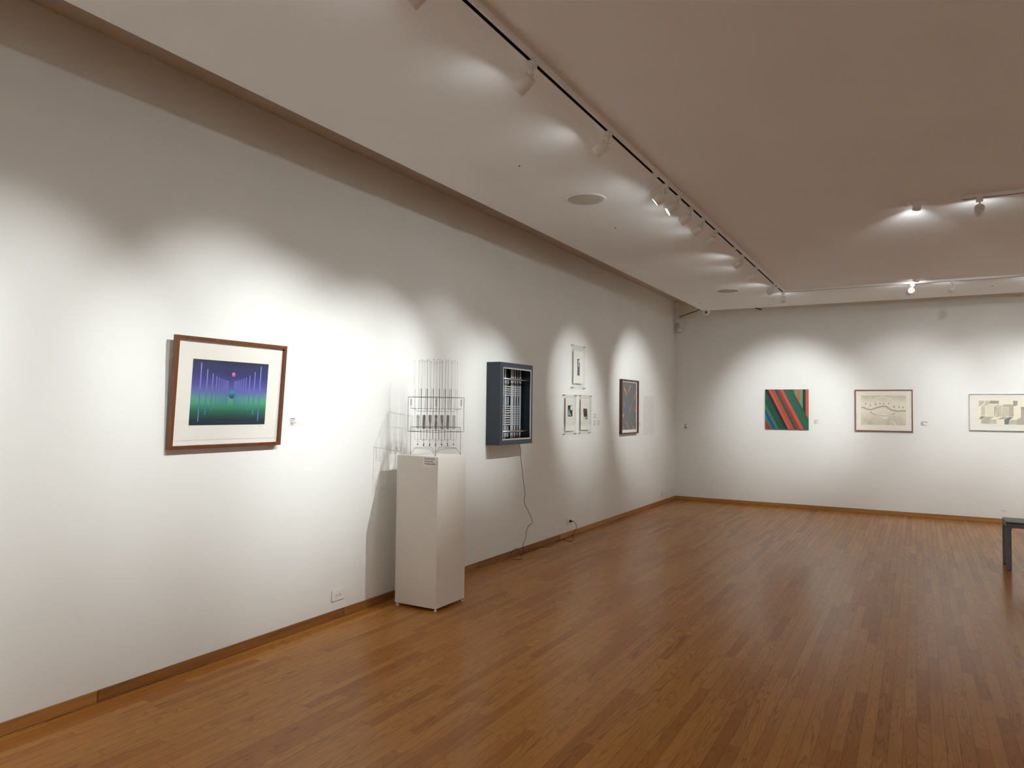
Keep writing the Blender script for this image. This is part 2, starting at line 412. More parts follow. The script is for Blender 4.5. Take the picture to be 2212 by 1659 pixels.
# ------------------------------------------------------------------ picture builders
def frame_ring(w_, h_, fwid, depth, front=None, lip=.004):
    """mitred moulding around a w x h opening box, back at z = 0, front at z = depth"""
    m = MB(); a, b_ = w_/2, h_/2
    O = [(-a, -b_), (a, -b_), (a, b_), (-a, b_)]; I = [(-a+fwid, -b_+fwid), (a-fwid, -b_+fwid), (a-fwid, b_-fwid), (-a+fwid, b_-fwid)]
    for i in range(4):
        j = (i+1) % 4; o0, o1, i0, i1 = O[i], O[j], I[i], I[j]
        P = lambda q, z: (q[0], q[1], z)
        vs = [P(o0, 0), P(o1, 0), P(i1, 0), P(i0, 0), P(o0, depth), P(o1, depth), P(i1, depth), P(i0, depth)]
        m.add(vs, [(3,2,1,0), (4,5,6,7), (0,1,5,4), (2,3,7,6), (1,2,6,5), (3,0,4,7)])
    return m
def text_lines(m, x0, ytop, rows, z):
    """rows of unreadable small print: (offset down, height, [word widths])"""
    for dy, h, words in rows:
        x = x0
        for wd in words: m.rect(x, ytop-dy-h, x+wd, ytop-dy, z); x += wd+h*.55
def label_card(name, M, loc, w_, h_, rows, lab, ink=None, group='small printed wall labels', card=None):
    r = empty(name, loc, lab, 'label', group, M=M)
    MB().box((0, 0, .0006), (w_, h_, .0016)).build('card', card or M_CARD, r)
    m = MB(); text_lines(m, w_*.07, h_*.86, rows, .0019); m.build('print', ink or M_INK3, r)

# ---- big framed print: rows of lavender posts in a blue to green field
random.seed(4)
FW, FH, FD = .790, .637, .030
tilt = Matrix.Rotation(math.radians(3.9), 4, 'X')
p1 = empty('framed_print', (.010, 2.890, 1.2585), 'large walnut framed print of lavender posts receding into blue and green', 'framed picture', M=LEFT @ tilt)
C1 = Matrix.Translation((0, FH/2, 0))
def b1(m, name, mats, z=0., parent=p1): return m.build(name, mats, parent, M=C1)
b1(frame_ring(FW, FH, .0195, FD), 'frame', M_FRAME1)
b1(MB().box((-FW/2+.018, -FH/2+.018, .006), (FW/2-.018, FH/2-.018, .010)), 'mat_board', M_PAPER)
b1(MB().box((-.362, -.271, .0105), (.362, .275, .0115)), 'paper', M_RAG)
def grad_mat():
    s = NT('blue_green_field'); u = s.sep(s.coord('Generated'))
    c = s.ramp(u[1], [(0., lin('#0F2C38')), (.10, lin('#10373B')), (.22, lin('#1E6A50')), (.34, lin('#46A27C')), (.42, lin('#5A9E92')), (.50, lin('#6478B0')), (.62, lin('#4E50A0')), (.78, lin('#2E3472')), (.92, lin('#28315E')), (1., lin('#1E2648'))])
    n = s.noise(s.comb(s.math('MULTIPLY', u[0], 4.), s.math('MULTIPLY', u[1], 5.), 0.), 1., 3.)
    s.P(Base_Color=s.mix(s.math('MULTIPLY', n, .14), c, lin('#33305A')), Roughness=.5); return s.m
def post_mat():
    s = NT('lavender_posts'); u = s.sep(s.coord('Generated'))
    s.P(Base_Color=s.ramp(u[1], [(0., lin('#6F8ADC')), (.30, lin('#3F6F96')), (.5, lin('#5568B4')), (.62, lin('#8484DC')), (1., lin('#9C98E4'))]), Roughness=.5); return s.m
def ball_mat(name, top, mid, bot):
    s = NT(name); u = s.sep(s.coord('Generated')); s.P(Base_Color=s.ramp(u[1], [(0., lin(bot)), (.5, lin(mid)), (1., lin(top))]), Roughness=.5); return s.m
IX0, IX1, IY0, IY1 = -.272, .268, -.186, .193
prn = b1(MB().rect(IX0, IY0, IX1, IY1, .0121), 'printed_image', grad_mat())
m = MB()
W1, H1 = IX1-IX0, IY1-IY0
def uv(u, v): return (IX0+u*W1, IY0+v*H1)
posts = [(.105, .955, .055, .015), (.185, .86, .155, .014), (.255, .80, .215, .013), (.305, .765, .25, .010), (.338, .745, .262, .009), (.367, .73, .28, .008), (.390, .72, .287, .007), (.407, .712, .292, .006), (.421, .706, .296, .005), (.432, .702, .30, .005), (.442, .70, .302, .005), (.451, .698, .304, .005), (.459, .697, .305, .005)]
for u, t_, b_, w_ in posts:
    w_ *= .8
    sl = w_*.45
    for q in (u, 1.0-u):
        x0, yb = uv(q-w_/2, b_); x1, yt = uv(q+w_/2, t_)
        m.poly([(x0, yb), (x1, yb+sl*W1), (x1, yt), (x0, yt-sl*W1)], .0124)
b1(m, 'posts', post_mat(), parent=prn)
x, y = uv(.52, .795); b1(MB().disc(x, y, .0125, .0127), 'pink_ball', ball_mat('pink_ball_ink', '#F0A0C0', '#D06AA0', '#B84E90'), parent=prn)
x, y = uv(.513, .475); b1(MB().disc(x, y, .0225, .0127), 'teal_ball', ball_mat('teal_ball_ink', '#2C9CC4', '#236C8C', '#173848'), parent=prn)
m = MB(); x, y = uv(.92, -.028); m.stroke([(x, y), (x+.012, y+.002), (x+.02, y-.001), (x+.03, y+.001)], .0012, .012)
b1(m, 'signature', M_INK2)
x, y = uv(.01, -.026); b1(MB().stroke([(x, y), (x+.012, y)], .001, .012), 'edition_mark', M_INK2)
b1(MB().box((-FW/2+.017, -FH/2+.017, .022), (FW/2-.017, FH/2-.017, .024)), 'glazing', M_GLASS)
MB().tube([(-FW/2-.0005, FH*.83, .012), (-FW/2-.006, FH*.835, .012), (-FW/2-.006, FH*.805, .012), (-FW/2-.0005, FH*.81, .012)], .0013, 6).build('hook', M_STEEL, p1)

label_card('wall_label', LEFT, (0, 3.391, 1.360), .127, .076, [(.0, .0052, [.040]), (.014, .0036, [.012, .003, .012]), (.0205, .0036, [.009]), (.028, .0036, [.024, .005, .013]), (.0345, .0036, [.006, .004, .012]), (.042, .0036, [.007, .011, .009])],
           'wall label in black print just right of the large walnut framed print', M_INK)

# ---- outlets
def outlet(M, loc, lab, plug=None, crack=False):
    r = empty('wall_outlet', loc, lab, 'outlet', 'horizontal wall outlets', M=M)
    w_, h_ = .124, .080
    MB().bbox((-w_/2, -h_/2, .0004), (w_/2, h_/2, .006), .0035).build('cover_plate', M_WHITEP, r)
    for s_ in (-1, 1):
        cx = s_*.0195
        rc = MB().lathe((cx, 0, .0055), (0, 0, 1), [(0, .0165), (.0016, .0165), (.002, .0158)], 24).build('receptacle', M_WHITEP, r)
        if plug and s_ == 1: continue
        sl = MB()
        for dy in (-.0065, .0065): sl.box((cx-.0065, dy-.0012, .0072), (cx+.0015, dy+.0012, .0079))
        sl.lathe((cx+.0085, 0, .0072), (0, 0, 1), [(0, .0027), (.0007, .0027)], 12)
        sl.build('slots', M_BLACK, rc)
    MB().lathe((0, 0, .0058), (0, 0, 1), [(0, .003), (.001, .0028)], 10).build('screw', M_STEEL, r)
    if crack:
        MB().tube([(.0195+.019*math.cos(a), .019*math.sin(a), .0072) for a in [math.radians(q) for q in range(150, 350, 12)]], .0012, 6).build('cord_clip', M_INK3, r)
    return r
outlet(LEFT, (0, 3.880, .1645), 'horizontal white double outlet left of the pedestal, nothing plugged in')
ro = outlet(LEFT, (0, 7.782, .1815), 'white outlet on the left wall with a black plug in it', plug=True)
rn = outlet(LEFT, (0, 11.405, .162), 'far white outlet beside the room corner with a small white adaptor', plug=True)
outlet(BACK, (4.653, D, .175), 'white double outlet on the far wall above the end of the bench', crack=True)
ad = empty('plug_adaptor', (.008, 11.40, .162), 'small white plug-in adaptor on the outlet nearest the room corner', 'adaptor', M=LEFT)
MB().bbox((-.04, -.035, 0), (.03, .035, .045), .006).build('body', M_WHITE, ad)
MB().lathe((-.002, 0, .0449), (0, 0, 1), [(0, .008), (.0008, .008)], 14).build('socket_hole', M_BLACK, ad)

# ------------------------------------------------------------------ pedestal with its sign
PX0, PX1, PY0, PY1, PZ = .139, .522, 4.355, 4.738, 1.142
pc = ((PX0+PX1)/2, (PY0+PY1)/2, 0)
pd = empty('pedestal', pc, 'tall white square pedestal standing by the left wall', 'pedestal')
MB().bbox((PX0, PY0, .024), (PX1, PY1, PZ), .0016).build('body', M_PED, pd, off=pc)
for x in (PX0+.016, PX1-.016):
    for y in (PY0+.016, PY1-.016):
        MB().lathe((x, y, .0005), (0, 0, 1), [(0, .012), (.009, .013), (.010, .008), (.0235, .006)], 18).build('glide_foot', M_WHITEP, pd, off=pc)
def text(body, size, mat, name, parent, M, align='LEFT', bold=.0):
    cu = bpy.data.curves.new(name, 'FONT'); cu.body = body; cu.size = size; cu.align_x = align; cu.extrude = .0002; cu.offset = bold
    tmp = bpy.data.objects.new('tmp_text', cu); me = bpy.data.meshes.new_from_object(tmp)
    bpy.data.objects.remove(tmp); bpy.data.curves.remove(cu); me.materials.clear(); me.materials.append(mat)
    o = bpy.data.objects.new(name, me); COL.objects.link(o); o.parent = parent; o.matrix_local = M; return o
FRONT = Matrix(((1,0,0,0),(0,0,-1,0),(0,1,0,0),(0,0,0,1)))     # on a face looking towards -y
sg = empty('notice_card', (.385, PY0, 1.068), 'white notice card reading DO NOT TOUCH on the pedestal front', 'sign', M=FRONT)
MB().box((0, 0, .0005), (.130, .072, .0015)).build('card', plain('notice_paper', '#FAF6F5', .7, var=.02), sg)
for i, t_ in enumerate(('DO NOT TOUCH', 'DO NOT LEAN', 'PLEASE BE CAREFUL.')):
    text(t_, .0115, M_INK, 'lettering', sg, Matrix.Translation((.016, .0535-.019*i, .0019)), bold=.0003)

# ------------------------------------------------------------------ wire sculpture on the pedestal
sc0 = Vector((.346, 4.568, PZ))
ang = math.atan2(sc0.y, sc0.x-3.6104) - PI/2      # local +y points away from the viewpoint side of the room
ws = empty('wire_sculpture', sc0, 'delicate steel wire sculpture of springs and upright pins on the pedestal', 'sculpture', M=Matrix.Rotation(ang, 4, 'Z'))
def dia(h): return [(-h, 0), (0, -h), (h, 0), (0, h)]          # corners: left, near, right, far
WR = .0016
# lower frame: four legs, top rails, arched feet rails
lowh = .194
c4 = dia(lowh)
m = MB()
for i in range(4):
    (x0, y0), (x1, y1) = c4[i], c4[(i+1) % 4]
    m.tube([(x0, y0, .2155), (x1, y1, .2155)], WR)
m.build('lower_rails', M_WIRE, ws)
for x, y in c4: MB().tube([(x, y, .0015), (x, y, .2155)], WR).sphere((x, y, .0022), .0022, 8, 6).build('leg', M_WIRE, ws)
for i in range(4):
    (x0, y0), (x1, y1) = c4[i], c4[(i+1) % 4]
    L_ = lambda t, z: (x0+(x1-x0)*t, y0+(y1-y0)*t, z)
    MB().tube([L_(.003, .004), L_(.16, .048), L_(.19, .052), L_(.24, .053), L_(.76, .053), L_(.81, .052), L_(.84, .048), L_(.997, .004)], WR*.8).build('foot_arch', M_WIRE, ws)
# upper frame
uph = .217
u4 = dia(uph)
m = MB()
for i in range(4):
    (x0, y0), (x1, y1) = u4[i], u4[(i+1) % 4]
    m.tube([(x0, y0, .4475), (x1, y1, .4475)], WR*1.1); m.tube([(x0, y0, .181), (x1, y1, .181)], WR*1.1)
m.build('upper_rails', M_WIRE, ws)
for x, y in u4: MB().tube([(x, y, .181), (x, y, .4475)], WR*1.1).build('upper_post', M_WIRE, ws)
# hung inner frame, lowered grid
m = MB(); i4 = dia(.197); g4 = dia(.142)
for i in range(4):
    j = (i+1) % 4
    m.tube([(*i4[i], .359), (*i4[j], .359)], .0012); m.tube([(*g4[i], .338), (*g4[j], .338)], .0012); m.tube([(*i4[i], .359), (i4[i][0]*.86, i4[i][1]*.86, .357), (*g4[i], .338)], .0011)
GR = [(-1.5, -1.5), (-.5, -1.5), (.5, -1.5), (1.5, -1.5), (1.5, -.5), (1.5, .5), (1.5, 1.5), (.5, 1.5), (-.5, 1.5), (-1.5, 1.5), (-1.5, .5), (-1.5, -.5)]
SP = .0655; c45 = math.sqrt(.5)
def gpos(a, b_): return ((a-b_)*SP*c45, (a+b_)*SP*c45)
for a in (-.5, .5):
    m.tube([(*gpos(a, -1.5), .338), (*gpos(a, 1.5), .338)], .001); m.tube([(*gpos(-1.5, a), .338), (*gpos(1.5, a), .338)], .001)
m.build('hanging_grid', M_WIRE, ws)
def coil(r, z0, z1, turns, wr, seg=10):
    n = int(turns*seg); return MB().tube([(r*math.cos(2*PI*i/seg), r*math.sin(2*PI*i/seg), z0+(z1-z0)*i/n) for i in range(n+1)], wr, 4)
def place(o, x, y, z=0.):
    o.location = (x, y, z); return o
# corner springs between upper rail and hanging grid, rings between upper and lower frames
cs = None
for x, y in dia(.195):
    if cs is None:
        q = coil(.0055, .382, .432, 16, .0006)
        q.tube([(0, .004*math.cos(a), .4385+.006*math.sin(a)) for a in [2*PI*k/12 for k in range(12)]], .0006, 4, True)
        q.tube([(0, .004*math.cos(a), .371+.010*math.sin(a)) for a in [2*PI*k/12 for k in range(12)]], .0006, 4, True)
        cs = q.build('corner_spring', M_SPRING, ws)
    else: cs = cs.copy(); COL.objects.link(cs)
    place(cs, x, y)
ck = None
for x, y in dia(.178):
    if ck is None:
        q = MB()
        for z in (.207, .194, .181): q.tube([(.0042*math.cos(a), 0, z+.0075*math.sin(a)) for a in [2*PI*k/12 for k in range(12)]], .0006, 4, True)
        ck = q.build('link_rings', M_SPRING, ws)
    else: ck = ck.copy(); COL.objects.link(ck)
    place(ck, x, y)
# twelve units: coil spring, closed wire loop, plumb rod with ball, four upright pins
PO = .0245
um = {}
random.seed(11)
for a, b_ in GR:
    x, y = gpos(a, b_)
    if not um:
        q = coil(.0130, .200, .309, 26, .0007, 10); q.tube([(0, .003*math.cos(t), .318+.009*math.sin(t)) for t in [2*PI*k/12 for k in range(12)]], .0006, 4, True); q.tube([(0, 0, .326), (0, 0, .338)], .0006, 4)
        um['spring'] = q.build('spring', M_SPRING, ws)
        arc = [(-PO, .135), (-PO*.93, .125), (-PO*.72, .118), (-PO*.45, .116), (PO*.45, .116), (PO*.72, .118), (PO*.93, .125), (PO, .135)]
        um['loop'] = MB().tube([(-PO, 0, .513)]+[(px, 0, pz) for px, pz in arc]+[(PO, 0, .513)], .0007, 5, True).build('wire_loop', M_WIRE, ws)
        um['loop2'] = MB().tube([(PO*.3, -PO, .35), (PO*.5, -PO, .513), (PO*.5, PO, .513), (PO*.3, PO, .35)], .0006, 4).build('wire_bracket', M_WIRE, ws)
        um['rod'] = MB().tube([(0, 0, .203), (0, 0, .083)], .0008, 5).build('plumb_rod', M_WIRE, ws)
        um['ball'] = MB().sphere((0, 0, .079), .0052, 12, 8).build('ball', plain('dark_steel', '#3E3C3A', .35, .6), um['rod'])
        pin = MB().tube([(0, 0, .345), (0, 0, .737)], .0006, 4); pin.mat(1).lathe((0, 0, .734), (0, 0, 1), [(0, .0008), (.0005, .0019), (.0045, .0019), (.0052, .0006)], 6)
        um['pin'] = pin.build('pin', [M_WIRE, M_RUBBER], ws)
        S0 = {k: v for k, v in um.items()}; first = True
    else:
        S0 = {}
        for k in um: S0[k] = um[k].copy(); COL.objects.link(S0[k])
        S0['ball'].parent = S0['rod']; first = False
    dz = random.uniform(-.005, .005)
    for k in ('spring', 'loop', 'loop2'): place(S0[k], x, y)
    place(S0['rod'], x, y, dz); S0['ball'].location = (0, 0, 0)
    for n_, (dx, dy) in enumerate(((-PO, 0), (PO, 0), (0, -PO), (0, PO))):
        pn = S0['pin'] if n_ == 0 else um['pin'].copy()
        if n_: COL.objects.link(pn)
        place(pn, x+dx, y+dy, random.uniform(-.012, .004))
        pn.rotation_euler = (random.uniform(-.012, .012), random.uniform(-.012, .012), 0)

# ------------------------------------------------------------------ navy wall box with metal strips
BY0, BY1, BZ0, BZ1, BD = 5.878, 6.538, 1.157, 1.958, .155
bc = Vector((0, (BY0+BY1)/2, BZ0))
bxr = empty('wall_box', bc, 'deep navy blue wall box with woven metal strips behind a steel trim', 'wall sculpture', M=LEFT)
bw, bh = BY1-BY0, BZ1-BZ0
m = MB(); t_ = .012; bo = .046
m.box((-bw/2, 0, .0005), (bw/2, bh, .010)); B6 = BD-.006
m.box((-bw/2, 0, .010), (-bw/2+t_, bh, B6)); m.box((bw/2-t_, 0, .010), (bw/2, bh, B6)); m.box((-bw/2+t_, 0, .010), (bw/2-t_, t_, B6)); m.box((-bw/2+t_, bh-t_, .010), (bw/2-t_, bh, B6))
fr = frame_ring(bw, bh, bo, .006); fr.v = [(x, y+bh/2, z+BD-.006) for x, y, z in fr.v]; m.add(fr.v, fr.f)
cab = m.build('cabinet', M_NAVY, bxr)
m = frame_ring(bw-2*.042, bh-2*.047, .014, .009); m.v = [(x, y+bh/2, z+BD-.003) for x, y, z in m.v]
m.build('steel_trim', M_STEEL, bxr)
MB().box((-bw/2+t_, t_, .010), (bw/2-t_, bh-t_, .016)).build('back_panel', M_NAVYIN, bxr)
def ly(y): return y-bc.y
def lz(z): return z-bc.z
strips = [(6.154, 6.173), (6.274, 6.300), (6.304, 6.330), (6.352, 6.380), (6.411, 6.429), (6.454, 6.490)]
strips += [(2*6.165-b_, 2*6.165-a) for a, b_ in strips[1:4]]
for a, b_ in strips: MB().bbox((ly(a), .03, .042), (ly(b_), bh-.03, .046), .001).build('upright_strip', M_STRIP, bxr)
for z in (1.732, 1.710, 1.689, 1.666, 1.645, 1.535, 1.513, 1.491, 1.470, 1.441, 1.420, 1.397, 1.374, 1.352):
    MB().bbox((ly(5.93), lz(z)-.006, .036), (ly(6.485), lz(z)+.006, .040), .001).build('cross_strip', M_STRIP, bxr)
M_REFL = plain('blue_grey_reflection', '#A4B4C8', .4, .2, .05)  # blue-grey patches painted as the mirrored reflections behind the strips
for z0, z1 in ((1.745, 1.80), (1.548, 1.632), (1.452, 1.466), (1.225, 1.340)):
    for a, b_ in ((6.176, 6.222), (6.230, 6.238), (6.244, 6.270), (6.305, 6.350), (6.382, 6.408), (6.43, 6.452), (5.93, 6.15)):
        MB().box((ly(a), lz(z0), .024), (ly(b_), lz(z1), .027)).build('reflection_strip', M_REFL, bxr)
for z in (1.801, 1.285):
    MB().lathe((ly(5.895), lz(z), .118), (1, 0, 0), [(0, .0115), (6.515-5.895-.006, .0115), (6.515-5.895, .006)], 18).build('cross_bar', M_STEEL, bxr)
MB().lathe((-.17, 0, .05), (0, -1, 0), [(0, .004), (.006, .004)], 8).build('bumper', M_RUBBER, bxr)

# power cord from the box down to the floor and along to the outlet
cd = empty('power_cord', (.05, 6.446, 1.157), 'thin dark power cord hanging from the navy box and trailing to the outlet', 'cord')
X = .012
wallp = [(.05, 6.440, 1.158), (.05, 6.483, 1.091), (.05, 6.488, 1.013), (.05, 6.517, .908), (.05, 6.557, .741), (.05, 6.593, .633), (.05, 6.580, .574), (.05, 6.592, .512), (.05, 6.671, .433), (.05, 6.765, .311), (.05, 6.675, .279), (.05, 6.630, .229), (.05, 6.618, .161), (.05, 6.559, .100), (.045, 6.58, .03),
         (.04, 6.56, .005), (.06, 6.49, .004), (.152, 6.357, .004), (.104, 6.279, .006), (.045, 6.30, .02), (.03, 6.37, .06), (.03, 6.46, .075), (.03, 6.50, .05), (.05, 6.507, .008), (.036, 6.60, .004), (.03, 6.754, .004), (.04, 6.899, .004), (.03, 7.0, .004), (.101, 7.071, .004), (.082, 7.215, .006), (.03, 7.38, .004), (.03, 7.50, .004), (.045, 7.557, .004), (.172, 7.484, .004), (.12, 7.66, .006), (.05, 7.768, .018), (.05, 7.84, .05), (.05, 7.905, .10), (.05, 7.868, .150), (.046, 7.82, .178), (.04, 7.8015, .1815)]
def smooth(pts, n=5):
    P = [Vector(p) for p in pts]; out = []
    for i in range(len(P)-1):
        p0, p1_, p2, p3 = P[max(i-1, 0)], P[i], P[i+1], P[min(i+2, len(P)-1)]
        for k in range(n):
            t = k/n; out.append(.5*((2*p1_)+(-p0+p2)*t+(2*p0-5*p1_+4*p2-p3)*t*t+(-p0+3*p1_-3*p2+p3)*t**3))
    out.append(P[-1]); return [Vector((max(q.x, .016 if q.z < .07 else .004), q.y, max(q.z, .0032))) for q in out]
MB().tube(smooth(wallp), .0026, 8).build('cable', M_DARKPL, cd, off=cd.location)
MB().lathe((.009, 7.8015, .1815), (1, 0, 0), [(0, .016), (.012, .016), (.026, .006), (.038, .0045)], 12).build('plug', M_DARKPL, cd, off=cd.location)

# ------------------------------------------------------------------ three clear acrylic panels
M_SHADE = plain('print_black', '#3A3C3E', .7); M_MIDG = plain('print_grey', '#9A9A98', .7); M_GREENBLK = plain('print_green_black', '#2E3A36', .7); M_PINK = plain('print_pink', '#B88C88', .7)
def acrylic(loc, w_, h_, paper, lab, art):
    r = empty('acrylic_panel', loc, lab, 'framed picture', 'clear acrylic panels on metal standoffs', M=LEFT)
    MB().box((-w_/2, 0, .018), (w_/2, h_, .0205)).build('back_sheet', M_ACRYL, r)
    MB().box((-w_/2, 0, .0235), (w_/2, h_, .0265)).build('front_sheet', M_ACRYL, r)
    x0, y0, x1, y1 = paper
    pr = MB().box((x0, y0, .0208), (x1, y1, .0218)).build('paper', M_RAG, r)
    art(pr)
    for x in (-w_/2+.008, w_/2-.008):
        for y in (.008, h_-.008):
            MB().lathe((x, y, 0), (0, 0, 1), [(0, .0065), (.0178, .0065), (.0178, .0035), (.0268, .0035), (.027, .0085), (.034, .0085), (.035, .006)], 16).build('standoff', M_STEEL, r)
def art_top(pr):
    m = MB().rect(-.040, .158, .028, .362, .0221); m.build('printed_image', M_SHADE, pr)
    MB().poly([(-.010, .348), (.026, .348), (.026, .322), (.004, .320), (.000, .270), (-.012, .262)], .0224).build('light_shape', M_RAG, pr)
    MB().rect(-.028, .165, -.022, .30, .0224).build('grey_bar', M_MIDG, pr)
def art_bl(pr):
    MB().rect(-.066, .215, .067, .348, .0221).build('printed_image', M_GREENBLK, pr)
    MB().poly([(.012, .340), (.066, .345), (.064, .300), (.020, .288), (.008, .310)], .0224).build('light_shape', M_RAG, pr)
    MB().stroke([(-.045, .222), (-.042, .270), (-.030, .300), (-.025, .245), (-.005, .232), (.0, .262), (.008, .235), (.03, .228)], .010, .0225).build('line', M_RAG, pr)
def art_br(pr):
    MB().poly([(-.073, .308), (.042, .308), (.060, .208), (-.055, .208)], .0221).build('printed_image', M_SHADE, pr)
    MB().poly([(-.055, .208), (.064, .207), (.070, .172), (-.050, .172)], .0221).build('grey_base', M_MIDG, pr)
    MB().poly([(-.045, .203), (-.020, .204), (-.01, .178), (-.042, .178)], .0224).build('light_shape', M_RAG, pr)
acrylic((0, 7.990, 1.768), .372, .528, (-.150, .060, .138, .457), 'upper clear acrylic panel holding a tall narrow black print', art_top)
acrylic((0, 7.752, 1.212), .350, .476, (-.125, .046, .128, .440), 'lower left clear acrylic panel holding a small dark green print', art_bl)
acrylic((0, 8.210, 1.217), .352, .475, (-.148, .045, .122, .436), 'lower right clear acrylic panel holding a slanted black print', art_br)
rows = [(.0, .007, [.03, .022]), (.020, .006, [.02]), (.036, .006, [.022, .012]), (.047, .006, [.028])]
label_card('wall_label', LEFT, (0, 8.512, 1.393), .120, .075, rows, 'upper of three labels right of the acrylic panels', M_INK2)
label_card('wall_label', LEFT, (0, 8.514, 1.307), .110, .072, rows, 'lower left of three labels right of the acrylic panels', M_INK2)
label_card('wall_label', LEFT, (0, 8.648, 1.312), .086, .066, rows, 'lower right of three labels right of the acrylic panels', M_INK2)

# ------------------------------------------------------------------ dark grey picture with coloured streaks
p4 = empty('framed_picture', (.002, 9.775, 1.176), 'dark walnut framed grey picture with scattered orange and pink streaks', 'framed picture', M=LEFT)
w4, h4 = .695, .772
C4 = Matrix.Translation((0, h4/2, 0))
frame_ring(w4, h4, .017, .040).build('frame', M_FRAME4, p4, M=C4)
MB().box((-w4/2+.016, .016, .010), (w4/2-.016, h4-.016, .014)).build('mat_board', M_PAPER, p4)
ip = MB().rect(-.300, .058, .298, .735, .0146).build('picture_field', plain('charcoal_field', '#5C5D60', .7, var=.06, scale=12.), p4)
def streak(name, y0, z0, y1, z1, w_, cols):
    s = NT(name+'_pigment'); u = s.sep(s.coord('Generated')); s.P(Base_Color=s.ramp(u[1], [(i/(len(cols)-1), lin(c)) for i, c in enumerate(cols)]), Roughness=.6)
    a = (y0-9.775, z0-1.176); b_ = (y1-9.775, z1-1.176)
    pts = [(a[0]+(b_[0]-a[0])*k/8, a[1]+(b_[1]-a[1])*k/8) for k in range(9)]
    MB().stroke(pts, [w_*q for q in (.15, .6, .9, 1, 1, .9, .75, .5, .12)], .0150).build('streak', s.m, ip)
streak('amber', 9.560, 1.845, 9.690, 1.715, .028, ['#D86A4A', '#E0905A', '#C8B060'])
streak('pink', 9.835, 1.880, 9.735, 1.765, .026, ['#E08AA0', '#E0705A', '#E8A070'])
streak('orange', 10.070, 1.80, 9.955, 1.638, .026, ['#E09070', '#E0603A', '#E07050'])
streak('orange_low', 10.070, 1.58, 10.042, 1.480, .045, ['#E07A60', '#E0603A', '#D86040'])
streak('yellow', 9.556, 1.470, 9.532, 1.400, .030, ['#D8B070', '#E0C070', '#D8B870'])
streak('orange_green', 9.650, 1.355, 9.790, 1.236, .026, ['#7A9A7C', '#8A9A78', '#E0705A', '#E89060'])
streak('rose', 9.925, 1.278, 9.978, 1.236, .036, ['#E0708A', '#E0707A', '#D87078'])
streak('blue', 9.530, 1.290, 9.575, 1.236, .035, ['#8A9AB4', '#7C90B0', '#8A9AB0'])
streak('blue_faint', 9.562, 1.635, 9.592, 1.555, .025, ['#7C8CA8', '#8290A8', '#7C8AA0'])
streak('grey', 9.890, 1.600, 9.750, 1.440, .020, ['#7E8286', '#8C9092', '#7C8082'])
MB().box((-w4/2+.015, .015, .030), (w4/2-.015, h4-.015, .032)).build('glazing', M_GLASS, p4)
label_card('wall_label', LEFT, (0, 10.215, 1.262), .126, .068, rows[:2], 'pale wall label right of the dark grey picture with streaks', M_INK2)
tp = MB().box((0, 10.448, 1.135), (.0025, 10.930, 1.733)).build('clear_text_sheet', M_SHEET)
tag(tp, 'nearly invisible clear sheet on the left wall between the grey picture and corner', 'sheet')

# ------------------------------------------------------------------ far wall pictures
# striped canvas
CW, CH = .650, .632
cv = empty('striped_canvas', (1.814, D, 1.242), 'square canvas painted in slanted red, green, black and blue stripes', 'painting', M=BACK)
M_DG = plain('paint_dark_green', '#0F4A36', .55); M_DG2 = plain('paint_teal_green', '#1A5A48', .55); M_G3 = plain('paint_leaf_green', '#1A5230', .55); M_LG = plain('paint_light_green', '#4A9468', .55); M_MG = plain('paint_mid_green', '#3A7450', .55)
M_RD = plain('paint_red', '#B04438', .55); M_RD2 = plain('paint_orange_red', '#C05040', .55); M_RD3 = plain('paint_deep_red', '#9A2C20', .55); M_BK = plain('paint_black', '#0A1A1C', .55); M_BL = plain('paint_blue', '#0A4494', .55)
cmats = [M_DG, M_DG2, M_G3, M_LG, M_MG, M_RD, M_RD2, M_RD3, M_BK, M_BL]
MB().box((-CW/2, 0, .001), (CW/2, CH, .030)).build('canvas', M_DG, cv)
def px(X, Y): return (-CW/2 + (X-190)/(1605-190)*CW, CH - (Y-170)/(1465-170)*CH)
def clip_poly(pts, box):
    x0, y0, x1, y1 = box
    for ax, val, keep in ((0, x0, 1), (0, x1, -1), (1, y0, 1), (1, y1, -1)):
        out = []
        for i in range(len(pts)):
            a, b_ = pts[i], pts[(i+1) % len(pts)]; ia = keep*(a[ax]-val) >= 0; ib = keep*(b_[ax]-val) >= 0
            if ia: out.append(a)
            if ia != ib:
                t = (val-a[ax])/(b_[ax]-a[ax]); out.append((a[0]+(b_[0]-a[0])*t, a[1]+(b_[1]-a[1])*t))
        pts = out
        if not pts: break
    return pts
m = MB(); box_ = (-CW/2, 0, CW/2, CH)
# slanted stripes given by their crossing of the top edge (Y 170) and bottom edge (Y 1465)
SL = [(-500, 190, 7), (-420, 370, 7)]
bands = [(-500, 190, -385, 370, 7), (-385, 370, -270, 455, 4), (-270, 455, -165, 555, 9), (-165, 555, -60, 650, 4), (-60, 650, 180, 860, 0), (180, 860, 285, 950, 8), (285, 950, 375, 1050, 6), (375, 1050, 485, 1150, 5), (485, 1150, 590, 1250, 2), (590, 1250, 680, 1350, 7), (680, 1350, 780, 1460, 6), (780, 1460, 985, 1690, 1), (985, 1690, 1080, 1790, 2)]
for a0, a1, b0, b1_, mi in bands:
    q = clip_poly([px(a0, 170), px(b0, 170), px(b1_, 1465), px(a1, 1465)], box_)
    if len(q) > 2: m.mat(mi).poly(q[::-1], .0303)
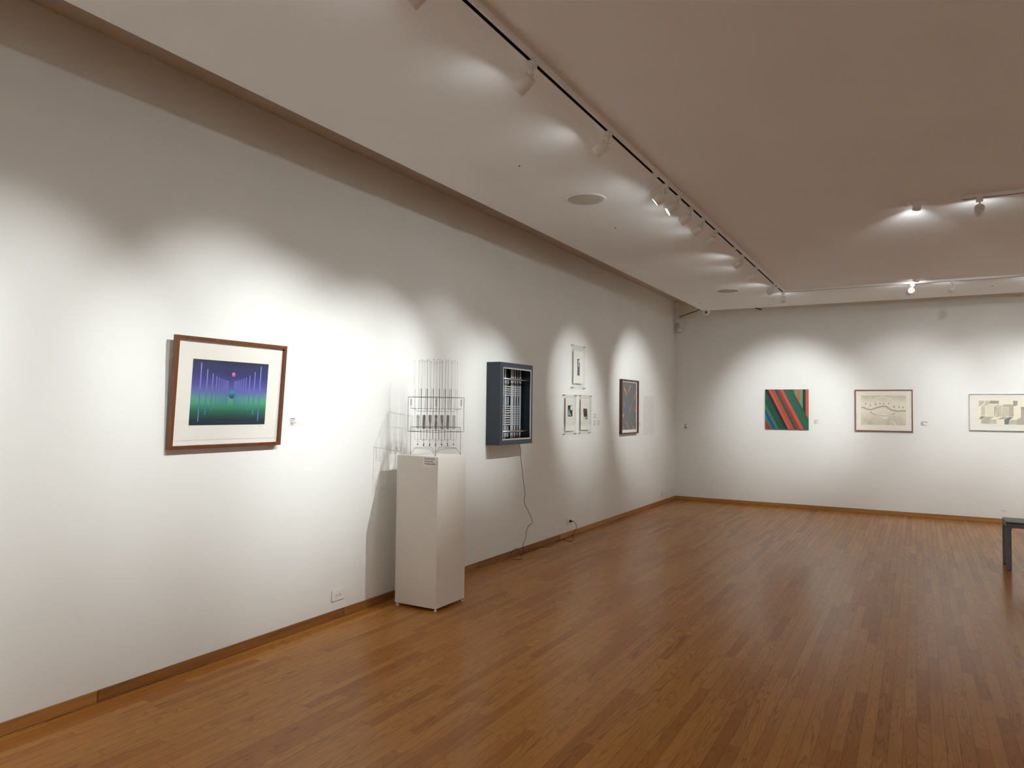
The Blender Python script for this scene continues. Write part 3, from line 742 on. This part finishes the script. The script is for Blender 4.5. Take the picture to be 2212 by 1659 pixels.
# upright stripes at the upper right, cut by the slanted edge
def edge_y(X): return 170+(X-1080)/(1790-1080)*(1465-170)
for xa, xb, mi in ((1080, 1160, 7), (1160, 1245, 3), (1245, 1340, 6), (1340, 1425, 3), (1425, 1515, 8), (1515, 1605, 6)):
    q = clip_poly([px(xa, 170), px(xa, edge_y(xa)), px(xb, edge_y(xb)), px(xb, 170)], box_); m.mat(mi).poly(q, .0303)
m.build('painted_stripes', cmats, cv)
rows2 = [(.0, .007, [.03, .022]), (.022, .006, [.026]), (.034, .006, [.022, .03]), (.046, .006, [.034])]
label_card('wall_label', BACK, (2.213, D, 1.330), .085, .074, rows2, 'pale wall label right of the striped canvas', M_INK2, card=plain('pale_card', '#ECEAE5', .7))

# pencil landscape in a walnut frame
w2_, h2_ = .772, .628
p2 = empty('framed_drawing', (3.184, D-.002, 1.238), 'thin walnut framed cream drawing of lips, arcs and small trees', 'framed picture', M=BACK)
frame_ring(w2_, h2_, .0150, .030).build('frame', M_FRAME2, p2, M=Matrix.Translation((0, h2_/2, 0)))
MB().box((-w2_/2+.014, .014, .008), (w2_/2-.014, h2_-.014, .012)).build('mat_board', plain('cool_mat', '#EFEBF0', .8, var=.01), p2)
M_CREAM = plain('cream_paper', '#F4EDDA', .85, var=.02)
pp = MB().box((-.346, .052, .0122), (.346, .586, .0132)).build('paper', M_CREAM, p2)
M_PEN = plain('pencil_grey', '#8A8880', .8); M_PEN2 = plain('pencil_light', '#DAD3C0', .85)
def graphite(name, lo, hi, dark):
    s = NT(name); u = s.sep(s.coord('Generated'))
    n = s.noise(s.coord(), 26., 5., .7); n2 = s.noise(s.coord(), 5., 2.)
    shade = s.ramp(u[1], [(p, (v, v, v, 1)) for p, v in dark])
    f = s.math('MULTIPLY', shade, s.math('ADD', s.math('MULTIPLY', n, 1.1), s.math('MULTIPLY_ADD', n2, .8, -.35)))
    s.P(Base_Color=s.mix(f, lin(lo), lin(hi)), Roughness=.85); return s.m
def d2(X, Y): return (-w2_/2+(X-190)/(1662-190)*w2_, h2_-(Y-140)/(1185-140)*h2_)
a, b_ = d2(350, 1025), d2(1490, 288)
sf = MB().rect(*a, *b_, .0134).build('shaded_field', graphite('graphite_field', '#F6EEDB', '#B6AC9C', [(0., .9), (.15, .8), (.33, .5), (.48, .1), (.75, .12), (.9, .55), (1., .9)]), pp)
zz = .0137
MB().stroke([d2(*q) for q in ((620, 430), (680, 380), (780, 340), (900, 320), (1000, 330), (1100, 370), (1180, 420), (1245, 470))], [.004, .010, .012, .014, .014, .012, .011, .003], zz).build('light_arc', M_CREAM, sf)
MB().stroke([d2(*q) for q in ((1095, 920), (1160, 935), (1220, 985), (1250, 1040))], [.004, .012, .012, .006], zz).build('light_arc', M_CREAM, sf)
riv = [(355, 590), (430, 590), (480, 630), (540, 628), (600, 645), (680, 622), (760, 590), (840, 570), (900, 556), (1000, 562), (1050, 600), (1120, 645), (1190, 660), (1280, 678), (1370, 665), (1485, 672)]
MB().stroke([d2(*q) for q in riv], .0125, zz).build('ridge_line', M_PEN, sf)
MB().stroke([d2(X, Y-38) for X, Y in riv], .004, zz).build('ridge_echo', M_PEN2, sf)
MB().stroke([d2(X, Y+34) for X, Y in riv], .006, zz).build('ridge_echo', M_PEN2, sf)
for X, Y, hgt, wd in ((472, 510, 72, 40), (592, 546, 60, 42), (728, 522, 78, 48), (840, 505, 58, 38), (930, 508, 58, 38), (1060, 506, 58, 38), (1196, 584, 72, 46), (1320, 590, 60, 40), (1420, 600, 64, 42)):
    MB().poly([d2(X-wd/2, Y), d2(X+wd/2, Y), d2(X+wd*.16, Y-hgt*.4), d2(X, Y-hgt), d2(X-wd*.16, Y-hgt*.4)], zz+.0001).build('tree', M_PEN, sf)
MB().stroke([d2(*q) for q in ((585, 690), (630, 735), (690, 765), (740, 785))], [.010, .010, .006, .002], zz).build('brow_arc', M_PEN, sf)
MB().stroke([d2(*q) for q in ((1130, 768), (1180, 750), (1222, 712))], [.002, .007, .010], zz).build('brow_arc', M_PEN, sf)
MB().poly([d2(*q) for q in ((830, 790), (930, 800), (1040, 790), (1030, 850), (980, 875), (930, 875), (870, 845))][::-1], zz+.0001).build('lower_lip', M_RAG, sf)
MB().poly([d2(*q) for q in ((830, 785), (900, 740), (940, 725), (985, 722), (1045, 780), (940, 790))][::-1], zz+.0001).build('upper_lip', M_CREAM, sf)
MB().stroke([d2(*q) for q in ((835, 790), (900, 798), (960, 800), (1040, 794))], [.003, .006, .006, .003], zz+.0003).build('lip_line', M_PEN, sf)
MB().box((-w2_/2+.013, .013, .021), (w2_/2-.013, h2_-.013, .023)).build('glazing', M_GLASS, p2)
label_card('wall_label', BACK, (3.663, D, 1.325), .110, .078, [(.0, .0065, [.085]), (.016, .0055, [.03]), (.026, .0055, [.022]), (.036, .0055, [.04]), (.046, .0055, [.062])], 'wall label right of the walnut framed cream drawing', M_INK3, card=plain('pale_card_two', '#EDEBE7', .7))

# long silver framed drawing of blocks, cut by the right edge
w3, h3 = 1.36, .520
p3 = empty('framed_drawing', (4.268+w3/2, D-.002, 1.281), 'silver metal framed long cream drawing of interlocking blocks at the right edge', 'framed picture', M=BACK)
frame_ring(w3, h3, .0095, .030).build('frame', plain('polished_aluminium', '#D8D8DA', .12, 1., .02), p3, M=Matrix.Translation((0, h3/2, 0)))
MB().box((-w3/2+.009, .009, .012), (w3/2-.009, h3-.009, .016)).build('mat_board', plain('warm_mat', '#EFEBE2', .8, var=.01), p3)
pp3 = MB().box((-w3/2+.101, .095, .0162), (w3/2-.101, .433, .0170)).build('paper', M_CREAM, p3)
def d3(X, Y): return (-w3/2+(X-205)/(1991-205)*.641*1.0, h3-(Y-245)/(1430-245)*h3)
g = [graphite('block_grey_'+n_, lo, hi, [(0., .8), (1., .8)]) for n_, lo, hi in (('a', '#E4DCC6', '#B8B0A0'), ('b', '#D4CAB8', '#A0968A'), ('c', '#BAB2A6', '#84807A'), ('d', '#8E9290', '#62686A'), ('e', '#F2EBD4', '#E0D8C2'))]
blocks = [(0, [(530, 462), (730, 462), (710, 545), (600, 630), (530, 655)]), (0, [(750, 465), (890, 465), (870, 575), (740, 630), (610, 655), (740, 560)]), (2, [(900, 462), (1192, 462), (1190, 560), (880, 560)]),
          (0, [(605, 665), (740, 655), (740, 950), (605, 960)]), (4, [(740, 640), (880, 575), (1180, 575), (1050, 650), (1045, 965), (770, 970)]),
          (2, [(1045, 660), (1200, 575), (1200, 600), (1085, 665), (1065, 970), (1045, 970)]), (3, [(528, 1052), (605, 970), (740, 968), (610, 1052)]), (1, [(605, 1060), (740, 975), (1030, 980), (905, 1055), (905, 1205), (605, 1205)]),
          (0, [(910, 1060), (1115, 1060), (1110, 1205), (910, 1205)]), (0, [(1085, 670), (1280, 600), (1275, 960), (1090, 1000)]), (1, [(1285, 655), (1340, 585), (1650, 575), (1520, 660)]), (0, [(1290, 670), (1510, 665), (1500, 960), (1280, 985)]),
          (1, [(1515, 660), (1660, 580), (1660, 960), (1505, 985)]), (2, [(1650, 465), (1795, 465), (1780, 610), (1650, 640)]), (1, [(1130, 1055), (1280, 985), (1490, 985), (1370, 1055)]), (3, [(1360, 1070), (1500, 990), (1650, 985), (1520, 1075), (1500, 1215), (1360, 1215)]),
          (0, [(1520, 1075), (1740, 1065), (1730, 1215), (1510, 1215)]), (1, [(1750, 1060), (1890, 985), (1890, 740), (2010, 740), (2010, 1220), (1735, 1220)]), (2, [(1890, 655), (2010, 655), (2010, 740), (1890, 740)])]
for mi, q in blocks:
    q = [d3(*v) for v in q]
    MB().poly(q[::-1], .0173).build('block', g[mi], pp3)
for mi, q in blocks[:20]:                                           # the drawing goes on past the picture's edge
    q = [(x+.66, y) for x, y in [d3(*v) for v in q]]
    q = clip_poly(q, (-w3/2+.105, .10, w3/2-.105, .43))
    if len(q) > 2: MB().poly(q[::-1], .01735).build('block', g[mi], pp3)
MB().box((-w3/2+.008, .008, .024), (w3/2-.008, h3-.008, .026)).build('glazing', M_GLASS, p3)

# ------------------------------------------------------------------ small fixtures near the far corner
th = empty('thermostat', (.192, D, 1.198), 'small white thermostat on the far wall beside the room corner', 'thermostat', M=BACK)
MB().bbox((-.038, 0, .0005), (.038, .107, .024), .004).build('housing', M_WHITEP, th)
MB().box((-.020, .078, .0235), (.016, .092, .0245)).build('display', M_INK2, th)
MB().bbox((-.018, .020, .0235), (.014, .046, .0262), .002).build('dial', M_INK3, th)
MB().box((-.024, .052, .0235), (.006, .064, .0245)).build('slider', M_INK2, th)
pn = empty('access_panel', (.198, D, 3.092), 'square off-white panel high on the far wall, half hidden by the ceiling edge', 'panel', M=BACK)
MB().bbox((-.139, 0, .0005), (.139, .295, .012), .003).build('plate', plain('off_white_panel', '#E8E2D8', .6), pn)
cb = MB().tube([(.084, D-.018, 3.134), (.40, 11.55, 3.112), (.735, 10.975, 3.085)], .008, 8).build('black_cable', M_DARKPL)
tag(cb, 'black cable slanting across the off-white panel towards the camera dome', 'cable')
# motion sensor pair in the corner
ms = empty('motion_sensor', (.012, D-.012, 2.85), 'pair of white sensor boxes mounted high in the room corner', 'sensor')
CR = Matrix.Rotation(math.radians(38), 4, 'Z')
m_ = lambda mb, n_, mat: mb.build(n_, mat, ms, M=CR)
m_(MB().bbox((-.055, -.055, 0), (.030, -.020, .175), .008), 'back_plate', plain('sensor_plate', '#CFC8BC', .5)).location = (.045, -.02, 0)  # back plate a little darker than the boxes
m_(MB().bbox((-.020, -.105, .085), (.062, -.055, .180), .008), 'upper_box', M_WHITE).location = (.045, -.02, 0)
m_(MB().bbox((-.045, -.100, .012), (.038, -.055, .078), .008), 'lower_box', M_WHITE).location = (.045, -.02, 0)
# dome camera
dc = empty('security_camera', (.838, 10.885, HC), 'small white dome security camera at the corner of the dropped ceiling', 'camera')
MB().lathe((0, 0, 0), (0, 0, -1), [(0, .053), (.012, .054), (.03, .052), (.05, .043), (.068, .025), (.076, .004)], 28, (False, True)).build('dome', M_WHITE, dc)
aim = (Vector((2.6, 4, 1.4))-Vector((.838, 10.885, 3.0))).normalized()
lens = MB().lathe(Vector((0, 0, -.028))+aim*.036, aim, [(0, .021), (.016, .020), (.0175, .017)], 24).build('lens_ring', M_DARKPL, dc)
MB().lathe(Vector((0, 0, -.028))+aim*.0532, aim, [(0, .008), (.001, .007)], 18).build('lens', M_STEEL, lens)
rod = MB().tube([(1.335, D-.02, 3.209), (1.424, D-.02, 3.180)], .008, 8).cyl((1.424, D-.02, 3.180), (1.424, D, 3.180), .008, 8).build('dark_bracket', M_DARKPL)
tag(rod, 'short dark rod on the far wall just under the dropped ceiling edge', 'bracket')
for n_, (x, y) in enumerate(((1.428, 3.918), (1.409, 5.634), (.925, 10.134), (1.911, 10.243), (1.788, 10.660), (4.418, 10.215))):
    h = MB().lathe((x, y, HC), (0, 0, -1), [(0, .006), (.004, .006), (.006, .003)], 8).build('ceiling_screw', M_INK3)
    tag(h, ['tiny dark screw in the ceiling left of the second spotlight', 'tiny dark screw in the ceiling between grille and five spotlights', 'tiny dark screw in the ceiling next to the dome camera', 'tiny dark screw in the ceiling under the track corner', 'tiny dark screw nearest the ceiling edge below the track corner', 'tiny dark screw in the ceiling at the far right'][n_], 'screw', 'stray ceiling screws')

# ------------------------------------------------------------------ bench at the right edge
BX0, BX1, BYa, BYb, BZT = 4.361, 5.75, 8.430, 8.800, .470
bn = empty('bench', ((BX0+BX1)/2, (BYa+BYb)/2, 0), 'dark grey metal bench with slatted top cut off by the right edge', 'bench')
off = bn.location
sl = NT('bench_slats'); X_, Y_, Z_ = sl.sep(sl.coord())
n_ = sl.noise(sl.comb(sl.math('MULTIPLY', X_, 2.), sl.math('MULTIPLY', Y_, 55.), 0.), 1., 3.)
sl.P(Base_Color=sl.mix(n_, lin('#3A3C3E'), lin('#74787A')), Roughness=.45)
for i in range(3):
    ya = BYa+.001+i*(BYb-BYa-.002)/3; yb = ya+(BYb-BYa-.002)/3-.003
    MB().bbox((BX0, ya, BZT-.012), (BX1, yb, BZT), .002).build('seat_slat', sl.m, bn, off=off)
for x in (BX0+.001, BX1-.047):
    for y in (BYa+.002, BYb-.047):
        lg = MB().bbox((x, y, .008), (x+.043, y+.045, BZT-.018), .002).build('leg', M_BENCH, bn, off=off)
        MB().box((x+.002, y+.002, .0005), (x+.041, y+.043, .0085)).build('foot_pad', M_RUBBER, lg, off=off)
m = MB()
for y in (BYa+.004, BYb-.03): m.bbox((BX0+.044, y, BZT-.058), (BX1-.048, y+.026, BZT-.018), .002)
for x in (BX0+.004, BX1-.03): m.bbox((x, BYa+.047, BZT-.058), (x+.026, BYb-.047, BZT-.018), .002)
m.build('apron', M_BENCH, bn, off=off)
m = MB().box((BX0+.004, BYa+.006, BZT-.018), (BX1-.004, BYb-.006, BZT-.012)); m.build('shadow_gap_plate', M_RUBBER, bn, off=off)
for x, s_ in ((BX0+.044, 1), (BX1-.048, -1)):
    MB().add([(x, BYa+.01, BZT-.058), (x+s_*.012, BYa+.01, BZT-.058), (x, BYa+.01, BZT-.072), (x, BYa+.03, BZT-.058), (x+s_*.012, BYa+.03, BZT-.058), (x, BYa+.03, BZT-.072)], [(0,1,2),(5,4,3),(0,3,4,1),(1,4,5,2),(2,5,3,0)]).build('gusset', M_BENCH, bn, off=off)
